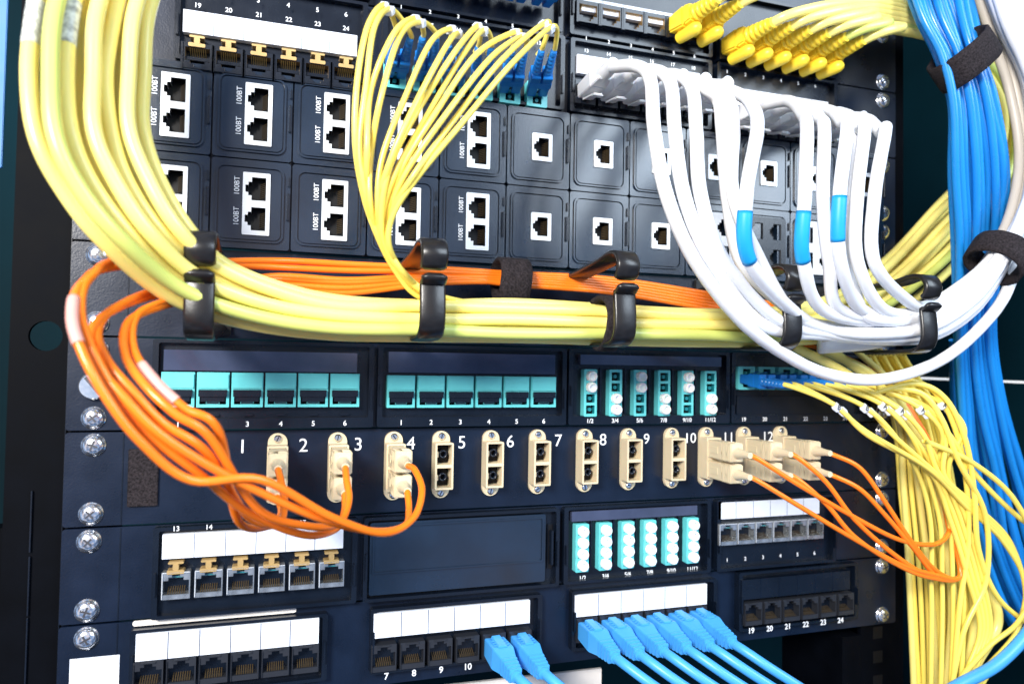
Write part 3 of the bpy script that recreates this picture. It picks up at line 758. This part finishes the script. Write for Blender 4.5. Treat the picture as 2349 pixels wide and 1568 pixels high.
# --- orange fibers right
k=0
for ad in (9,10,11):
    for upp in (True,False):
        bx,bz=sc_plug_pos(ad,upp); base=V3(bx,bz,5)
        e=k/5
        pts=[('w',bx,bz,41),('w',bx+4,bz-1.5,47)]
        if ad==9: mids=[(1830,1110+(0 if upp else 48),52),(1950,1180+(0 if upp else 50),54),(2060,1236+(0 if upp else 55),54),(2140,1248+(0 if upp else 68),52)]
        elif ad==10: mids=[(1895,1105+(0 if upp else 50),52),(1960,1190+(0 if upp else 40),54),(2050,1270+(0 if upp else 20),54),(2130,1318+(0 if upp else 5),52)]
        else: mids=[(1975,1075+(0 if upp else 48),52),(2030,1150+(0 if upp else 30),54),(2090,1240+(0 if upp else 10),54),(2150,1310+(0 if upp else 12),50)]
        tail=[(2168+(6 if ad==9 and upp else 34),1225+(0 if ad==9 and upp else 95),48),(2172+e*18,1190+e*40,42),(2150+e*10,1090,36),(2110+e*8,985,30),(2030+e*10,880,22),(1930,815,15),(1800,780,10)]
        root,_=cable("fiber_patch_cable","thin orange fiber cable hanging from a long beige connector","fiber cable","orange fiber cables",pts+mids+tail,1.35,ORG,True,10,8)
        sub(root,"plug",plug_sc,base,BK); k+=1
# --- yellow fibers right, from blue connectors
tags=[(1852,905),(1915,930),(1980,932),(2022,928),(2062,938),(2110,936),(2160,925)]
lets=["B","B","A","A","A","A","B"]
for k in range(6):
    bx,bz=LC2[k]; base=V3(bx,bz,6); dirv=Vector((0.0,-1,-0.08)).normalized(); tip=base+dirv*0.038
    rt=thing("fiber_patch_cable","thin yellow duplex fiber cable with blue connectors and lettered tags","fiber cable","thin yellow fiber cables from the lower panel"); rt.location=tip
    for s_ in (0,1):
        q=(tip.x/S+(-3.2 if s_==0 else 3.2),tip.z/S,-tip.y/S)
        tg=tags[k+1]; idx=k*2+s_; e=idx/11
        pts=[('w',q[0],q[1],q[2]-5),('w',q[0]+3,q[1]-.5,q[2]+4),(tg[0]+(s_*16-8),tg[1]+(s_*10-6),56),(tg[0]+70-25*e+s_*8,tg[1]+58+s_*10,60)]
        random.seed(idx)
        if idx%3==0:
            pts+=[(2130+45*e,1075+20*e,58),(2215+30*e,1160,54),(2300+20*e,1240,48),(2352,1340+20*e,44),(2330,1450,42),(2270-20*e,1540,42),(2210-30*e,1640,42)]
        elif idx%3==1:
            pts+=[(2125+55*e,1080,54),(2175+45*e,1190,50),(2215+40*e,1320,48),(2245+30*e,1440,46),(2215+20*e,1540,44),(2180,1640,42)]
        else:
            pts+=[(2095+70*e,1090,50),(2120+80*e,1200,46),(2120+90*e,1330,44),(2120+90*e,1450,42),(2120+80*e,1640,42)]
        P_=[pt(p)-tip for p in pts]
        obj("cord",tube_mesh("cord",P_,1.4,YELF,10,8),rt)
        dv=P_[3]-P_[2]
        tm=MB().taper(0,0,-2.2,2.2,(2.0,1.9),(2.0,1.9),WHITE).mesh("marker_tag",.5)
        sub(rt,"marker_tag",tm,tip+P_[2]+dv*0.15,dv)
        if s_==0:
            tx=bpy.data.objects.new("lettering",textmesh(lets[k],4.0,BINK,0.06)); COL.objects.link(tx); tx.parent=rt
            tx.location=P_[2]+dv*0.15+Vector((-.4,-2.6,0))*S; tx.rotation_euler=(math.pi/2,0.3,0)
    sub(rt,"plug",plug_lc,base,dirv)
# thick yellow cables dropping at the right
drops=[[(1820,795,30),(1930,850,36),(2040,930,40),(2130,1040,42),(2200,1180,42),(2250,1310,40),(2290,1420,38),(2240,1520,38),(2170,1650,38)],
       [(1900,800,25),(2010,880,30),(2090,980,34),(2160,1110,34),(2210,1280,32),(2235,1420,30),(2200,1650,30)],
       [(1880,800,25),(2000,860,30),(2080,950,34),(2140,1090,34),(2175,1280,32),(2185,1420,30),(2165,1650,30)],
       [(1960,800,20),(2060,900,25),(2095,1050,26),(2120,1220,24),(2140,1400,22),(2150,1650,22)],
       [(1990,820,15),(2060,960,20),(2072,1100,20),(2085,1300,18),(2100,1650,18)]]
for i,dr in enumerate(drops):
    cable("network_cable","yellow network cable hanging down beside the rack upright","network cable","thick yellow network cables",dr,2.9 if i<3 else 2.0,YEL)
for i in range(12):
    random.seed(i+200); j_=lambda a:random.uniform(-a,a)
    dr=[(1985+i*8,815,6+(i%3)*4),(2050+i*9+j_(3),950,12+(i%3)*4),(2070+i*11+j_(4),1150,14+(i%3)*5),(2088+i*12+j_(4),1350,14+(i%3)*5),(2100+i*11,1640,18)]
    cable("fiber_patch_cable","thin yellow fiber cable hanging down beside the rack upright","fiber cable","thin yellow fiber cables from the lower panel",dr,1.5,YELF)
for i,dr in enumerate(([(2120,1010,60),(2230,1060,62),(2330,1150,60),(2390,1300,55),(2340,1420,50),(2270,1480,48),(2200,1560,46),(2150,1650,44)],
    [(1990,905,50),(2100,880,56),(2170,915,60),(2215,1010,62),(2235,1130,58),(2245,1260,52),(2290,1370,48),(2370,1440,44)],
    [(2010,890,50),(2110,900,58),(2160,960,62),(2200,1060,62),(2260,1180,56),(2262,1330,50),(2210,1450,46),(2170,1640,42)],
    [(2005,880,46),(2090,872,52),(2150,905,56),(2190,980,58),(2215,1090,56),(2222,1240,50),(2200,1400,46),(2180,1640,42)],
    [(2030,900,50),(2120,930,56),(2180,1000,58),(2240,1090,58),(2330,1180,54),(2400,1230,50)])):
    cable("fiber_patch_cable","thin yellow fiber cable in a wide loop beside the rack","fiber cable","thin yellow fiber cables from the lower panel",dr,1.55,YELF)
# --- light blue plugs and cables at the bottom
for (key,idx,n_) in (("b",4,0),("b",5,1),("c",0,2),("c",1,3),("c",2,4),("c",3,5),("c",4,6),("c",5,7)):
    bx,bz=BP[key][idx]; base=V3(bx,bz,8); dirv=Vector((0.05,-1,-0.1)).normalized(); tip=base+dirv*0.032
    q=(tip.x/S,tip.z/S,-tip.y/S)
    pts=[('w',q[0],q[1],q[2]-2),('w',q[0]+3,q[1]-2,q[2]+8),('w',q[0]+13,q[1]-9,q[2]+18),('w',q[0]+30,q[1]-20,q[2]+26),('w',q[0]+52,q[1]-35,q[2]+30)]
    root,_=cable("network_cable","light blue network cable with a ribbed plug in the lowest panel","network cable","light blue network cables",pts,2.6,BLUL,True)
    sub(root,"plug",plug_b,base,dirv)
cable("network_cable","light blue network cable curving below the yellow fibers","network cable","light blue network cables",[(2420,1340,60),(2365,1440,62),(2290,1520,64),(2200,1570,66),(2080,1640,68)],3.6,BLUL)
# ------------------------------------------------------------------ light
w=bpy.data.worlds.new("World"); scene.world=w; w.use_nodes=True
nt=w.node_tree; bg=nt.nodes["Background"]
tc=nt.nodes.new("ShaderNodeTexCoord"); nz=nt.nodes.new("ShaderNodeTexNoise"); nz.inputs["Scale"].default_value=3.6; nz.inputs["Detail"].default_value=2.0
rp=nt.nodes.new("ShaderNodeValToRGB"); el=rp.color_ramp.elements
el[0].position=0.42; el[0].color=(0.01,0.03,0.09,1); el[1].position=0.66; el[1].color=(1.3,0.85,0.55,1)
e_=el.new(0.50); e_.color=(0.09,0.26,0.65,1); e_=el.new(0.58); e_.color=(0.6,0.9,1.35,1)  # made-up warm and blue patches, added to vary reflections on the panels
nt.links.new(tc.outputs["Generated"],nz.inputs["Vector"]); nt.links.new(nz.outputs["Fac"],rp.inputs["Fac"]); nt.links.new(rp.outputs["Color"],bg.inputs["Color"])
bg.inputs["Strength"].default_value=0.75
def area(name,loc,target,size,power,col,sy=None):
    l=bpy.data.lights.new(name,'AREA'); l.energy=power; l.color=col; l.size=size
    if sy: l.shape='RECTANGLE'; l.size_y=sy
    o=bpy.data.objects.new(name,l); COL.objects.link(o); o.location=[c*S for c in loc]
    o.rotation_euler=(Vector([c*S for c in target])-o.location).to_track_quat('-Z','Y').to_euler(); return o
area("offscreen_light",(-420,-860,420),(220,0,30),0.28,25,(1.0,0.96,0.90))  # key light out of view, fairly low in front from the left
area("offscreen_light",(760,-760,520),(280,0,60),0.55,11,(0.76,0.88,1.0))  # unseen fill light, added to brighten and give the modules a blue sheen
scene.view_settings.view_transform='Standard'; scene.view_settings.look='None'; scene.view_settings.exposure=0; scene.view_settings.gamma=1
